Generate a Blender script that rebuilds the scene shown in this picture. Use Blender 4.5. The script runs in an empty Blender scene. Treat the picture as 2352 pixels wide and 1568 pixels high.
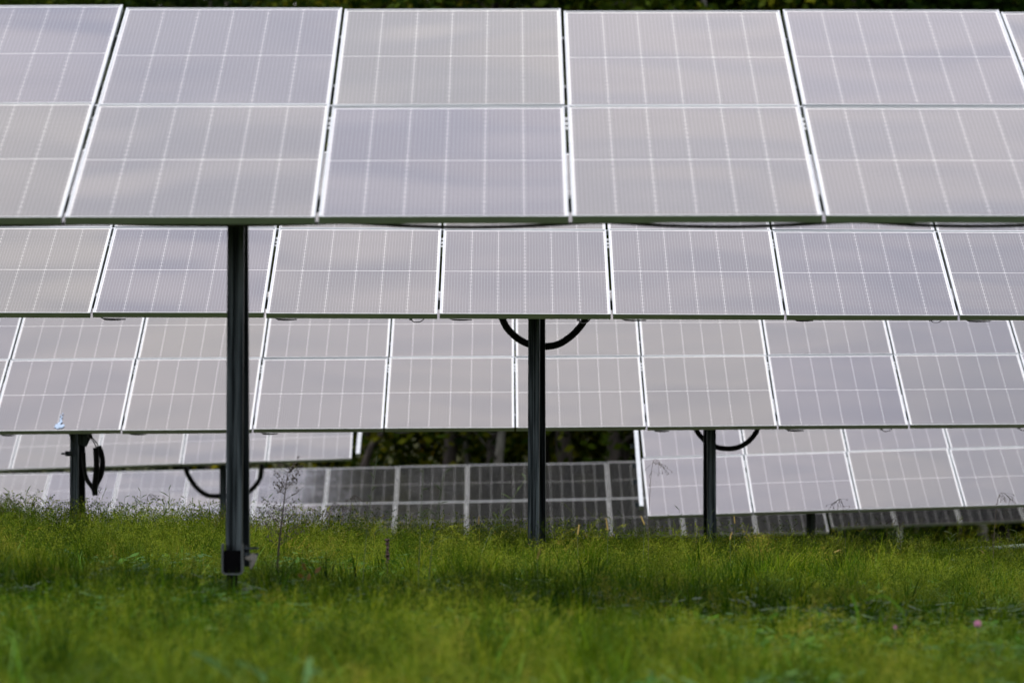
import bpy, math, random
import numpy as np
from mathutils import Vector, Matrix

R = math.radians
rng = random.Random(7)
nrg = np.random.default_rng(11)
scene = bpy.context.scene
COL = scene.collection

# ------------------------------------------------------------------ camera
F = 14000.0                 # focal length in units of a 2352 px wide frame
PITCH = R(0.925)
CAMZ = 0.95
cam_d = bpy.data.cameras.new('camera')
cam = bpy.data.objects.new('camera', cam_d)
COL.objects.link(cam)
cam.location = (0, 0, CAMZ)
cam.rotation_euler = (R(90) + PITCH, 0, 0)
cam_d.sensor_width = 36.0
cam_d.lens = 36.0 * F / 2352.0
cam_d.clip_start = 0.5
cam_d.clip_end = 3000
cam_d.dof.use_dof = True
cam_d.dof.focus_distance = 41.5
cam_d.dof.aperture_fstop = 5.2
scene.camera = cam

# ------------------------------------------------------------------ world
SUN_EL, SUN_AZ = 66.0, 215.0     # azimuth clockwise from +Y: behind the camera
w = bpy.data.worlds.new('World')
scene.world = w
w.use_nodes = True
nt = w.node_tree
for n in list(nt.nodes): nt.nodes.remove(n)
N = lambda t: nt.nodes.new(t)
L = nt.links.new
out = N('ShaderNodeOutputWorld')
sky = N('ShaderNodeTexSky'); sky.sky_type = 'NISHITA'; sky.sun_disc = False
sky.sun_elevation = R(SUN_EL); sky.sun_rotation = R(SUN_AZ)
bg_sky = N('ShaderNodeBackground'); bg_sky.inputs[1].default_value = 0.15
L(sky.outputs[0], bg_sky.inputs[0])
tc = N('ShaderNodeTexCoord')
sep = N('ShaderNodeSeparateXYZ'); L(tc.outputs['Generated'], sep.inputs[0])
mx = N('ShaderNodeMath'); mx.operation = 'MAXIMUM'; mx.inputs[1].default_value = 0.0
L(sep.outputs[2], mx.inputs[0])
ad = N('ShaderNodeMath'); ad.operation = 'ADD'; ad.inputs[1].default_value = 0.12
L(mx.outputs[0], ad.inputs[0])
dv = N('ShaderNodeVectorMath'); dv.operation = 'DIVIDE'
cmb = N('ShaderNodeCombineXYZ')
for i in range(3): L(ad.outputs[0], cmb.inputs[i])
L(tc.outputs['Generated'], dv.inputs[0]); L(cmb.outputs[0], dv.inputs[1])
n1 = N('ShaderNodeTexNoise'); n1.inputs['Scale'].default_value = 6.0; n1.inputs['Detail'].default_value = 1.0
n1.inputs['Roughness'].default_value = 0.55
L(dv.outputs[0], n1.inputs['Vector'])
r1 = N('ShaderNodeValToRGB')
r1.color_ramp.elements[0].position = 0.26; r1.color_ramp.elements[0].color = (0.55, 0.55, 0.55, 1)
r1.color_ramp.elements[1].position = 0.66; r1.color_ramp.elements[1].color = (1, 1, 1, 1)
L(n1.outputs[0], r1.inputs[0])
n2 = N('ShaderNodeTexNoise'); n2.inputs['Scale'].default_value = 2.4; n2.inputs['Detail'].default_value = 2
L(dv.outputs[0], n2.inputs['Vector'])
r2 = N('ShaderNodeValToRGB')
r2.color_ramp.elements[0].position = 0.30; r2.color_ramp.elements[0].color = (0.90, 0.862, 0.868, 1)
r2.color_ramp.elements[1].position = 0.70; r2.color_ramp.elements[1].color = (1.0, 0.960, 0.950, 1)
L(n2.outputs[0], r2.inputs[0])
bg_cl = N('ShaderNodeBackground'); bg_cl.inputs[1].default_value = 1.0
L(r2.outputs[0], bg_cl.inputs[0])
# a clouded sky is about three times brighter overhead than at the horizon
zf = N('ShaderNodeMath'); zf.operation = 'MULTIPLY_ADD'; zf.inputs[1].default_value = 1.0; zf.inputs[2].default_value = 0.5
L(mx.outputs[0], zf.inputs[0]); L(zf.outputs[0], bg_cl.inputs[1])
mix = N('ShaderNodeMixShader')
L(r1.outputs[0], mix.inputs[0]); L(bg_sky.outputs[0], mix.inputs[1]); L(bg_cl.outputs[0], mix.inputs[2])
L(mix.outputs[0], out.inputs[0])

sd = bpy.data.lights.new('sun', 'SUN'); sd.energy = 1.5; sd.angle = R(11); sd.color = (1, 0.95, 0.88)
so = bpy.data.objects.new('sun', sd); COL.objects.link(so)
el, az = R(SUN_EL), R(SUN_AZ)
sdir = Vector((math.sin(az) * math.cos(el), math.cos(az) * math.cos(el), math.sin(el)))
so.rotation_euler = (-sdir).to_track_quat('-Z', 'Y').to_euler()
so.location = (0, -20, 40)

vs = scene.view_settings
vs.view_transform = 'Standard'; vs.look = 'None'; vs.exposure = 1.02; vs.gamma = 1.0
vs.use_curve_mapping = False
scene.render.engine = 'CYCLES'
scene.cycles.max_bounces = 5
scene.cycles.diffuse_bounces = 3
scene.cycles.transparent_max_bounces = 8

# ------------------------------------------------------------------ helpers
def pix(x, y, d):
    """a point seen at (x, y) of the 2352 px wide photograph, d metres away along the axis"""
    xc = (x - 1176.0) / F * d
    yc = (784.0 - y) / F * d
    c, s = math.cos(PITCH), math.sin(PITCH)
    return Vector((xc, d * c - yc * s, CAMZ + d * s + yc * c))

def ground_z(x, y):
    x = np.asarray(x, float); y = np.asarray(y, float)
    prof = np.interp(y, [-400, 0, 14, 24, 38, 46, 50, 55, 68, 83, 98, 112, 135, 168, 260, 420, 900],
                        [-1.0, 0.0, 0.02, 0.0, 0.02, -0.02, -0.22, -0.75, -1.60, -1.75, -2.35, -2.40, -2.5, -2.4, 12.0, 30, 34])
    near = 1.0 / (1.0 + np.exp((y - 56) / 6.0))
    lat = (-0.034 * np.clip(x, -8, 8) - 0.010) * near
    far = (1 - near) * (-0.028 * np.clip(-x, -14, 14)) * (y < 135)
    bump = 0.018 * np.sin(x * 1.7 + y * 0.6) + 0.014 * np.sin(x * 0.8 - y * 1.3 + 1.0)
    return prof + lat + far + bump

def tag(o, label=None, cat=None, group=None, kind=None):
    if label: o['label'] = label
    if cat: o['category'] = cat
    if group: o['group'] = group
    if kind: o['kind'] = kind
    return o

def empty(name, loc):
    o = bpy.data.objects.new(name, None); COL.objects.link(o)
    o.location = loc; o.empty_display_size = 0.2
    return o

class MB:
    def __init__(s): s.v = []; s.f = []; s.m = []; s.uv = None
    def add(s, vs_, fs_, mat=0):
        b = len(s.v); s.v.extend([tuple(q) for q in vs_])
        s.f.extend([tuple(i + b for i in f) for f in fs_]); s.m.extend([mat] * len(fs_))
    def box(s, x0, x1, y0, y1, z0, z1, mat=0, M=None):
        p = [Vector(q) for q in ((x0,y0,z0),(x1,y0,z0),(x1,y1,z0),(x0,y1,z0),(x0,y0,z1),(x1,y0,z1),(x1,y1,z1),(x0,y1,z1))]
        if M is not None: p = [M @ q for q in p]
        s.add(p, [(3,2,1,0),(4,5,6,7),(0,1,5,4),(1,2,6,5),(2,3,7,6),(3,0,4,7)], mat)
    def tube(s, pts, rad, n=8, mat=0, cap=True):
        pts = [Vector(p) for p in pts]
        rings = []; b = len(s.v)
        up = Vector((0.13, 0.93, 0.31))
        for i, p in enumerate(pts):
            a = pts[max(i - 1, 0)]; c = pts[min(i + 1, len(pts) - 1)]
            t = (c - a)
            t = t.normalized() if t.length > 1e-9 else Vector((0, 0, 1))
            u = up - t * up.dot(t)
            if u.length < 1e-3: u = Vector((1, 0, 0)) - t * t.x
            u.normalize(); v = t.cross(u)
            r = rad[i] if hasattr(rad, '__len__') else rad
            for k in range(n):
                a_ = 2 * math.pi * k / n
                s.v.append(tuple(p + (u * math.cos(a_) + v * math.sin(a_)) * r))
        for i in range(len(pts) - 1):
            for k in range(n):
                k2 = (k + 1) % n
                s.f.append((b + i*n + k, b + i*n + k2, b + (i+1)*n + k2, b + (i+1)*n + k)); s.m.append(mat)
        if cap:
            s.f.append(tuple(b + k for k in reversed(range(n)))); s.m.append(mat)
            e = b + (len(pts) - 1) * n
            s.f.append(tuple(e + k for k in range(n))); s.m.append(mat)
    def ribbon(s, pts, wid, side, mat=0):
        b = len(s.v); side = Vector(side).normalized()
        for p, w_ in zip(pts, wid):
            p = Vector(p); s.v.append(tuple(p - side * w_ * .5)); s.v.append(tuple(p + side * w_ * .5))
        for i in range(len(pts) - 1):
            s.f.append((b+2*i, b+2*i+1, b+2*i+3, b+2*i+2)); s.m.append(mat)
    def mesh(s, name, mats, smooth=False):
        me = bpy.data.meshes.new(name)
        me.from_pydata(s.v, [], s.f)
        for m in (mats if isinstance(mats, (list, tuple)) else [mats]): me.materials.append(m)
        me.polygons.foreach_set('material_index', np.array(s.m, dtype=np.int32))
        if smooth: me.polygons.foreach_set('use_smooth', np.ones(len(s.f), dtype=bool))
        me.update()
        return me
    def build(s, name, mats, parent=None, smooth=False):
        return put(name, s.mesh(name, mats, smooth), parent)

def put(name, me, parent=None, M=None):
    o = bpy.data.objects.new(name, me); COL.objects.link(o)
    if parent is not None: o.parent = parent
    if M is not None: o.matrix_local = M
    return o

def spline(pts, n):
    P = [Vector(p) for p in pts]
    P = [P[0] * 2 - P[1]] + P + [P[-1] * 2 - P[-2]]
    out_ = []
    segs = len(P) - 3
    for i in range(n):
        t = i / (n - 1) * segs; k = min(int(t), segs - 1); u = t - k
        a, b, c, d = P[k:k+4]
        out_.append(0.5 * ((2*b) + (c-a)*u + (2*a-5*b+4*c-d)*u*u + (-a+3*b-3*c+d)*u**3))
    return out_

# ------------------------------------------------------------------ materials
def mat_new(name):
    m = bpy.data.materials.new(name); m.use_nodes = True
    t = m.node_tree
    for n in list(t.nodes): t.nodes.remove(n)
    o = t.nodes.new('ShaderNodeOutputMaterial')
    return m, t, o

def principled(name, col, rough=0.5, metal=0.0, noise=None, bump=None, coords='Object', spec=0.5):
    m, t, o = mat_new(name)
    b = t.nodes.new('ShaderNodeBsdfPrincipled')
    b.inputs['Base Color'].default_value = (*col, 1); b.inputs['Roughness'].default_value = rough
    b.inputs['Metallic'].default_value = metal; b.inputs['Specular IOR Level'].default_value = spec
    t.links.new(b.outputs[0], o.inputs[0])
    if noise:
        sc, c2, lo, hi, stretch = noise
        tc_ = t.nodes.new('ShaderNodeTexCoord'); mp = t.nodes.new('ShaderNodeMapping')
        mp.inputs['Scale'].default_value = stretch
        t.links.new(tc_.outputs[coords], mp.inputs[0])
        nz = t.nodes.new('ShaderNodeTexNoise'); nz.inputs['Scale'].default_value = sc; nz.inputs['Detail'].default_value = 5
        t.links.new(mp.outputs[0], nz.inputs['Vector'])
        rp = t.nodes.new('ShaderNodeValToRGB')
        rp.color_ramp.elements[0].position = lo; rp.color_ramp.elements[0].color = (*col, 1)
        rp.color_ramp.elements[1].position = hi; rp.color_ramp.elements[1].color = (*c2, 1)
        t.links.new(nz.outputs[0], rp.inputs[0]); t.links.new(rp.outputs[0], b.inputs['Base Color'])
        if bump:
            bp = t.nodes.new('ShaderNodeBump'); bp.inputs['Strength'].default_value = bump; bp.inputs['Distance'].default_value = 0.01
            t.links.new(nz.outputs[0], bp.inputs['Height']); t.links.new(bp.outputs[0], b.inputs['Normal'])
    return m

M_ALU = principled('anodised_aluminium', (0.49, 0.52, 0.55), 0.30, 1.0, noise=(6, (0.41, 0.44, 0.465), 0.35, 0.7, (1, 1, 1)))
M_BACK = principled('white_backsheet', (0.64, 0.64, 0.65), 0.6)
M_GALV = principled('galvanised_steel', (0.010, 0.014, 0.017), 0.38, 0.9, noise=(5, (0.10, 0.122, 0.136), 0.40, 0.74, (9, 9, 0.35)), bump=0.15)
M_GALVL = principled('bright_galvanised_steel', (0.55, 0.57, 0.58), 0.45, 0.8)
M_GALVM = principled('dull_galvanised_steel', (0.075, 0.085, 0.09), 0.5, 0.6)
M_BLACK = principled('black_polyethylene', (0.008, 0.008, 0.009), 0.55, spec=0.2)
M_MATTE = principled('matte_black', (0.005, 0.005, 0.006), 0.95, spec=0.02)
M_CABLE = principled('cable_jacket', (0.02, 0.018, 0.02), 0.45)
M_TAG = principled('weathered_plastic', (0.22, 0.21, 0.19), 0.7)
M_PIPE = principled('pale_pipe', (0.11, 0.135, 0.12), 0.7, 0.0, noise=(7, (0.06, 0.08, 0.07), 0.4, 0.7, (1, 1, 1)))

# solar cells: dark silicon with fine printed wires and the ticks of the half-cell joints
W_P, H_P, GAPX, GAPY = 1.138, 2.278, 0.016, 0.022
LIP, MARG, MARGY, MIDGAP, COLGAP = 0.0105, 0.0095, 0.020, 0.014, 0.0022
CW = (W_P - 2 * (LIP + MARG) - 5 * COLGAP) / 6.0
CH = (H_P - 2 * (LIP + MARGY) - MIDGAP) / 2.0
def cell_material():
    m, t, o = mat_new('solar_cell')
    n = t.nodes.new; l = t.links.new
    b = n('ShaderNodeBsdfPrincipled'); b.inputs['Roughness'].default_value = 0.55
    b.inputs['Specular IOR Level'].default_value = 0.1
    tc_ = n('ShaderNodeTexCoord'); sp = n('ShaderNodeSeparateXYZ'); l(tc_.outputs['Object'], sp.inputs[0])
    def M(op, a, b_=None, c_=None):
        q = n('ShaderNodeMath'); q.operation = op
        for i, v in enumerate((a, b_, c_)):
            if v is None: continue
            if isinstance(v, (int, float)): q.inputs[i].default_value = v
            else: l(v, q.inputs[i])
        return q.outputs[0]
    x, y = sp.outputs[0], sp.outputs[1]
    nb = 9.0
    u = M('MULTIPLY', x, nb / CW)                       # wires
    du = M('ABSOLUTE', M('SUBTRACT', M('FRACT', u), 0.5))
    wire = M('LESS_THAN', du, 0.5 * 0.0016 * nb / CW)
    vv = M('MULTIPLY', y, 12.0 / CH)
    dvv = M('ABSOLUTE', M('SUBTRACT', M('FRACT', M('ADD', vv, 0.5)), 0.5))   # 0 at joints
    joint = M('LESS_THAN', dvv, 0.0008 * 12 / CH)
    tickv = M('LESS_THAN', dvv, 0.0042 * 12 / CH)
    ex = M('SUBTRACT', CW / 2, M('ABSOLUTE', M('SUBTRACT', x, CW / 2)))      # distance from strip side
    tick = M('MULTIPLY', tickv, M('LESS_THAN', ex, 0.008))
    mask = M('MAXIMUM', M('MAXIMUM', M('MULTIPLY', wire, 0.25), M('MULTIPLY', joint, 0.22)), M('MULTIPLY', tick, 0.6))
    oi = n('ShaderNodeObjectInfo')
    cr = n('ShaderNodeValToRGB')
    cr.color_ramp.elements[0].color = (0.003, 0.003, 0.005, 1); cr.color_ramp.elements[1].color = (0.005, 0.0045, 0.006, 1)
    l(oi.outputs['Random'], cr.inputs[0])
    mxr = n('ShaderNodeMix'); mxr.data_type = 'RGBA'
    l(mask, mxr.inputs['Factor']); l(cr.outputs[0], mxr.inputs['A']); mxr.inputs['B'].default_value = (0.70, 0.71, 0.72, 1)
    l(mxr.outputs['Result'], b.inputs['Base Color']); l(b.outputs[0], o.inputs[0])
    return m
M_CELL = cell_material()

def glass_material():
    m, t, o = mat_new('solar_glass')
    n = t.nodes.new; l = t.links.new
    tc_ = n('ShaderNodeTexCoord'); oi = n('ShaderNodeObjectInfo')
    off = n('ShaderNodeVectorMath'); off.operation = 'SCALE'; off.inputs['Scale'].default_value = 37.0
    cb = n('ShaderNodeCombineXYZ'); l(oi.outputs['Random'], cb.inputs[0]); l(oi.outputs['Random'], cb.inputs[1])
    l(cb.outputs[0], off.inputs[0])
    ad_ = n('ShaderNodeVectorMath'); ad_.operation = 'ADD'
    l(tc_.outputs['Object'], ad_.inputs[0]); l(off.outputs[0], ad_.inputs[1])
    nz = n('ShaderNodeTexNoise'); nz.inputs['Scale'].default_value = 1.1; nz.inputs['Detail'].default_value = 0.0
    l(ad_.outputs[0], nz.inputs['Vector'])
    bp = n('ShaderNodeBump'); bp.inputs['Strength'].default_value = 1.0; bp.inputs['Distance'].default_value = 0.017
    l(nz.outputs[0], bp.inputs['Height'])
    fr = n('ShaderNodeFresnel'); fr.inputs['IOR'].default_value = 1.5
    gl = n('ShaderNodeBsdfGlossy'); gl.inputs['Roughness'].default_value = 0.07; gl.inputs['Color'].default_value = (1, 1, 1, 1)
    l(bp.outputs[0], gl.inputs['Normal'])
    ct = n('ShaderNodeValToRGB')                       # the coating's tint differs a little from panel to panel
    ct.color_ramp.elements[0].color = (0.93, 0.905, 0.99, 1); ct.color_ramp.elements[1].color = (1.0, 0.967, 0.950, 1)
    l(oi.outputs['Random'], ct.inputs[0]); l(ct.outputs[0], gl.inputs['Color'])
    tr = n('ShaderNodeBsdfTransparent'); tr.inputs['Color'].default_value = (0.90, 0.91, 0.91, 1)
    mx_ = n('ShaderNodeMixShader')
    l(fr.outputs[0], mx_.inputs[0]); l(tr.outputs[0], mx_.inputs[1]); l(gl.outputs[0], mx_.inputs[2])
    # thin film of dust, thicker along the lower edge and in runs down the glass
    sp = n('ShaderNodeSeparateXYZ'); l(tc_.outputs['Object'], sp.inputs[0])
    mp = n('ShaderNodeMapping'); mp.inputs['Scale'].default_value = (14, 1.2, 1); l(ad_.outputs[0], mp.inputs[0])
    n3 = n('ShaderNodeTexNoise'); n3.inputs['Scale'].default_value = 1.0; n3.inputs['Detail'].default_value = 4; l(mp.outputs[0], n3.inputs['Vector'])
    def mr(v, a, b, c, d):
        q = n('ShaderNodeMapRange'); l(v, q.inputs[0])
        for i_, x_ in enumerate((a, b, c, d)): q.inputs[i_ + 1].default_value = x_
        return q.outputs[0]
    run = mr(n3.outputs[0], .52, .75, 0.0, .016); edge = mr(sp.outputs[1], .012, .10, .13, 0.0)
    mm = n('ShaderNodeMath'); mm.operation = 'MULTIPLY'; l(edge, mm.inputs[0]); l(n3.outputs[0], mm.inputs[1])
    sm = n('ShaderNodeMath'); sm.operation = 'ADD'; l(run, sm.inputs[0]); l(mm.outputs[0], sm.inputs[1])
    df = n('ShaderNodeBsdfDiffuse'); df.inputs['Color'].default_value = (0.30, 0.27, 0.23, 1)
    m2 = n('ShaderNodeMixShader'); l(sm.outputs[0], m2.inputs[0]); l(mx_.outputs[0], m2.inputs[1]); l(df.outputs[0], m2.inputs[2])
    l(m2.outputs[0], o.inputs[0])
    return m
M_GLASS = glass_material()

def leaf_material(name, cols, scale=0.6, trans=0.35, rough=0.6, spec=0.03):
    """cols: list of (position, colour); colour picked by plant, leaf and place"""
    m, t, o = mat_new(name)
    n = t.nodes.new; l = t.links.new
    g = n('ShaderNodeNewGeometry'); oi = n('ShaderNodeObjectInfo')
    nz = n('ShaderNodeTexNoise'); nz.inputs['Scale'].default_value = scale; nz.inputs['Detail'].default_value = 3
    l(g.outputs['Position'], nz.inputs['Vector'])
    def M(op, a, b_):
        q = n('ShaderNodeMath'); q.operation = op
        for i, v in enumerate((a, b_)):
            if isinstance(v, (int, float)): q.inputs[i].default_value = v
            else: l(v, q.inputs[i])
        return q.outputs[0]
    a = M('MULTIPLY', oi.outputs['Random'], 0.52)
    b = M('MULTIPLY', g.outputs['Random Per Island'], 0.28)
    c = M('MULTIPLY', M('SUBTRACT', nz.outputs[0], 0.30), 0.75)
    s = M('ADD', M('ADD', a, b), c)
    cr = n('ShaderNodeValToRGB')
    el_ = cr.color_ramp.elements
    el_[0].position = cols[0][0]; el_[0].color = (*cols[0][1], 1)
    el_[1].position = cols[-1][0]; el_[1].color = (*cols[-1][1], 1)
    for p_, c_ in cols[1:-1]:
        e = el_.new(p_); e.color = (*c_, 1)
    l(s, cr.inputs[0])
    d = n('ShaderNodeBsdfPrincipled'); d.inputs['Roughness'].default_value = rough
    d.inputs['Specular IOR Level'].default_value = spec
    l(cr.outputs[0], d.inputs['Base Color'])
    tl = n('ShaderNodeBsdfTranslucent'); l(cr.outputs[0], tl.inputs['Color'])
    mx_ = n('ShaderNodeMixShader'); mx_.inputs[0].default_value = trans
    l(d.outputs[0], mx_.inputs[1]); l(tl.outputs[0], mx_.inputs[2]); l(mx_.outputs[0], o.inputs[0])
    return m

M_GRASS = leaf_material('grass_blades', [(0.22, (0.002, 0.012, 0.0004)), (0.47, (0.019, 0.052, 0.001)), (0.70, (0.062, 0.117, 0.0015)), (0.95, (0.18, 0.20, 0.012))])
M_PANICLE = leaf_material('grass_panicles', [(0.22, (0.012, 0.030, 0.001)), (0.50, (0.052, 0.088, 0.003)), (0.80, (0.165, 0.200, 0.018)), (0.98, (0.22, 0.15, 0.035))], trans=0.3)
M_BROAD = leaf_material('broad_leaves', [(0.0, (0.010, 0.042, 0.004)), (0.6, (0.022, 0.075, 0.006)), (1.0, (0.06, 0.13, 0.012))], trans=0.3, rough=0.4)
M_WIDE = leaf_material('wide_blades', [(0.0, (0.03, 0.09, 0.008)), (0.6, (0.065, 0.15, 0.014)), (1.0, (0.12, 0.19, 0.025))], trans=0.35, rough=0.35)
M_DEAD = principled('dead_stem', (0.030, 0.022, 0.016), 0.8)
M_RED = principled('dark_red_seed', (0.022, 0.006, 0.005), 0.8)
M_PINK = principled('clover_pink', (0.42, 0.17, 0.30), 0.7)
M_FOX = principled('foxtail_bristle', (0.30, 0.22, 0.06), 0.8)
M_STALK = principled('green_stalk', (0.05, 0.085, 0.016), 0.6)
M_SEEDDRY = principled('dry_seed', (0.06, 0.045, 0.035), 0.8)
M_RUST = principled('rust_leaf', (0.17, 0.085, 0.012), 0.6)
M_BLUELEAF = principled('waxy_pale_leaf', (0.11, 0.23, 0.075), 0.45)
M_BARK = principled('grey_bark', (0.020, 0.016, 0.014), 0.9, noise=(3, (0.075, 0.062, 0.054), 0.4, 0.7, (3, 3, 0.6)), bump=0.5)
M_BARKP = principled('pale_bark', (0.09, 0.085, 0.075), 0.85, noise=(3, (0.19, 0.19, 0.17), 0.4, 0.65, (3, 3, 0.7)), bump=0.4)
M_LEAF1 = leaf_material('tree_leaves_dark', [(0.15, (0.003, 0.009, 0.001)), (0.6, (0.010, 0.024, 0.002)), (1.0, (0.045, 0.07, 0.005))], scale=0.35, trans=0.3)
M_LEAF2 = leaf_material('tree_leaves_yellowing', [(0.15, (0.005, 0.014, 0.001)), (0.55, (0.024, 0.040, 0.002)), (0.85, (0.15, 0.15, 0.008)), (1.0, (0.20, 0.12, 0.009))], scale=0.35, trans=0.3)

def ground_material():
    m, t, o = mat_new('soil_and_thatch')
    n = t.nodes.new; l = t.links.new
    g = n('ShaderNodeNewGeometry')
    nz = n('ShaderNodeTexNoise'); nz.inputs['Scale'].default_value = 3.0; nz.inputs['Detail'].default_value = 8
    l(g.outputs['Position'], nz.inputs['Vector'])
    cr = n('ShaderNodeValToRGB')
    cr.color_ramp.elements[0].position = 0.3; cr.color_ramp.elements[0].color = (0.010, 0.014, 0.003, 1)
    cr.color_ramp.elements[1].position = 0.75; cr.color_ramp.elements[1].color = (0.035, 0.036, 0.009, 1)
    l(nz.outputs[0], cr.inputs[0])
    b = n('ShaderNodeBsdfPrincipled'); b.inputs['Roughness'].default_value = 0.95; b.inputs['Specular IOR Level'].default_value = 0.1
    l(cr.outputs[0], b.inputs['Base Color'])
    bp = n('ShaderNodeBump'); bp.inputs['Strength'].default_value = 0.6; bp.inputs['Distance'].default_value = 0.05
    l(nz.outputs[0], bp.inputs['Height']); l(bp.outputs[0], b.inputs['Normal'])
    l(b.outputs[0], o.inputs[0])
    return m
M_GROUND = ground_material()

# ------------------------------------------------------------------ ground
def build_ground():
    xs = np.concatenate([np.linspace(-500, -40, 12), np.linspace(-30, -12, 10), np.linspace(-10, 10, 81), np.linspace(12, 30, 10), np.linspace(40, 500, 12)])
    ys = np.concatenate([np.linspace(-400, -20, 10), np.linspace(-10, 10, 11), np.linspace(11, 60, 170), np.linspace(61, 140, 80), np.linspace(145, 900, 30)])
    X, Y = np.meshgrid(xs, ys)
    Z = ground_z(X, Y)
    v = np.stack([X, Y, Z], -1).reshape(-1, 3)
    nx, ny = len(xs), len(ys)
    f = [(j*nx+i, j*nx+i+1, (j+1)*nx+i+1, (j+1)*nx+i) for j in range(ny-1) for i in range(nx-1)]
    me = bpy.data.meshes.new('ground'); me.from_pydata(v.tolist(), [], f); me.materials.append(M_GROUND)
    me.polygons.foreach_set('use_smooth', np.ones(len(f), dtype=bool)); me.update()
    tag(put('ground', me), kind='structure')
build_ground()

# ------------------------------------------------------------------ solar panel (shared meshes)
def panel_meshes():
    FD = 0.035
    fr = MB()
    w2 = W_P / 2
    # frame rails: long sides full length, short sides butted between them; each an L with a lip over the glass
    for s in (-1, 1):
        x0, x1 = sorted((s * w2, s * (w2 - LIP)))
        fr.box(x0, x1, 0, H_P, -FD, 0.0)
        xa, xb = sorted((s * (w2 - LIP), s * (w2 - 0.030)))
        fr.box(xa, xb, 0.031, H_P - 0.031, -FD, -FD + 0.002)
    for a, b in ((0.0005, LIP), (H_P - LIP, H_P - 0.0005)):
        fr.box(-w2 + LIP, w2 - LIP, a, b, -FD, -0.0006)
    fr.box(-w2 + LIP, w2 - LIP, LIP, 0.030, -FD, -FD + 0.002)
    fr.box(-w2 + LIP, w2 - LIP, H_P - 0.030, H_P - LIP, -FD, -FD + 0.002)
    m_frame = fr.mesh('solar_panel', M_ALU)
    b = MB(); b.box(-w2 + LIP, w2 - LIP, LIP, H_P - LIP, -0.0090, -0.0078)
    m_back = b.mesh('backsheet', M_BACK)
    g = MB()
    xs = [-w2 + LIP, w2 - LIP]
    g.add([(xs[0], LIP, -0.0035), (xs[1], LIP, -0.0035), (xs[1], H_P - LIP, -0.0035), (xs[0], H_P - LIP, -0.0035)], [(0, 1, 2, 3)])
    m_glass = g.mesh('glass_pane', M_GLASS)
    c = MB(); c.box(0, CW, 0, CH, -0.0070, -0.0060)
    m_cell = c.mesh('cell_strip', M_CELL)
    return m_frame, m_back, m_glass, m_cell
MF, MBK, MG, MC = panel_meshes()

def add_panel(parent, base, origin, u, v, n):
    M = Matrix((( u.x, v.x, n.x, origin.x - base.x), (u.y, v.y, n.y, origin.y - base.y), (u.z, v.z, n.z, origin.z - base.z), (0, 0, 0, 1)))
    p = put('solar_panel', MF, parent, M)
    put('backsheet', MBK, p); put('glass_pane', MG, p)
    x0 = -W_P / 2 + LIP + MARG
    for i in range(6):
        for j in range(2):
            o = put('cell_strip', MC, p)
            o.location = (x0 + i * (CW + COLGAP), LIP + MARGY + j * (CH + MIDGAP), 0)
    return p

PITCHX = W_P + GAPX
def beam_post(parent, base, x, y, ztop, zbot, th0, th1, name='post'):
    """driven steel H pile, twisted about its axis by th0 (top) to th1 (bottom)"""
    bf, d, tf, tw, lip = 0.082, 0.150, 0.005, 0.005, 0.014
    a = bf / 2
    # outline, front (-y) flange with stiffening groove and lips
    prof = [(-a, -d/2), (-0.012, -d/2), (-0.008, -d/2 + 0.006), (0.008, -d/2 + 0.006), (0.012, -d/2), (a, -d/2), (a, -d/2 + lip), (a - tf, -d/2 + lip), (a - tf, -d/2 + tf + .006),
            (tw/2, -d/2 + tf + .006), (tw/2, d/2 - tf), (a - tf, d/2 - tf), (a - tf, d/2 - lip), (a, d/2 - lip), (a, d/2), (-a, d/2), (-a, d/2 - lip), (-a + tf, d/2 - lip), (-a + tf, d/2 - tf),
            (-tw/2, d/2 - tf), (-tw/2, -d/2 + tf + .006), (-a + tf, -d/2 + tf + .006), (-a + tf, -d/2 + lip), (-a, -d/2 + lip)]
    mb = MB(); n = len(prof); K = 14
    for k in range(K + 1):
        t = k / K
        # viewed from -y; positive angle brings the rear flange to +x
        th = -(th0 + (th1 - th0) * t)
        z = ztop + (zbot - ztop) * t
        c, s = math.cos(th), math.sin(th)
        for px, py in prof:
            mb.v.append((px * c - py * s, px * s + py * c, z - base.z))
    for k in range(K):
        for i in range(n):
            j = (i + 1) % n
            mb.f.append((k*n + i, (k+1)*n + i, (k+1)*n + j, k*n + j)); mb.m.append(0)
    mb.f.append(tuple(range(n))); mb.m.append(0)
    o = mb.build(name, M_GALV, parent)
    o.location = (x - base.x, y - base.y, 0)
    return o

def clip_meshes():
    a = MB(); a.tube(spline([(-0.060, 0, 0.012), (-0.035, 0, -0.022), (0.0, 0, -0.028), (0.035, 0, -0.018), (0.062, 0, 0.012)], 14), 0.0042, 6)
    a.box(-0.064, -0.042, -0.008, 0.008, -0.012, 0.006)
    b = MB(); b.tube(spline([(-0.07, 0, 0.012), (-0.045, 0, -0.006), (0.0, 0, -0.010), (0.05, 0, -0.010), (0.085, 0, -0.008)], 12), [0.004]*3 + [0.0085]*6 + [0.006]*3, 6)
    b.box(-0.004, 0.012, -0.010, 0.010, -0.020, -0.006)
    return a.mesh('cable_loop', M_CABLE), b.mesh('cable_connector', M_CABLE)
ML, MCN = clip_meshes()

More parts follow.
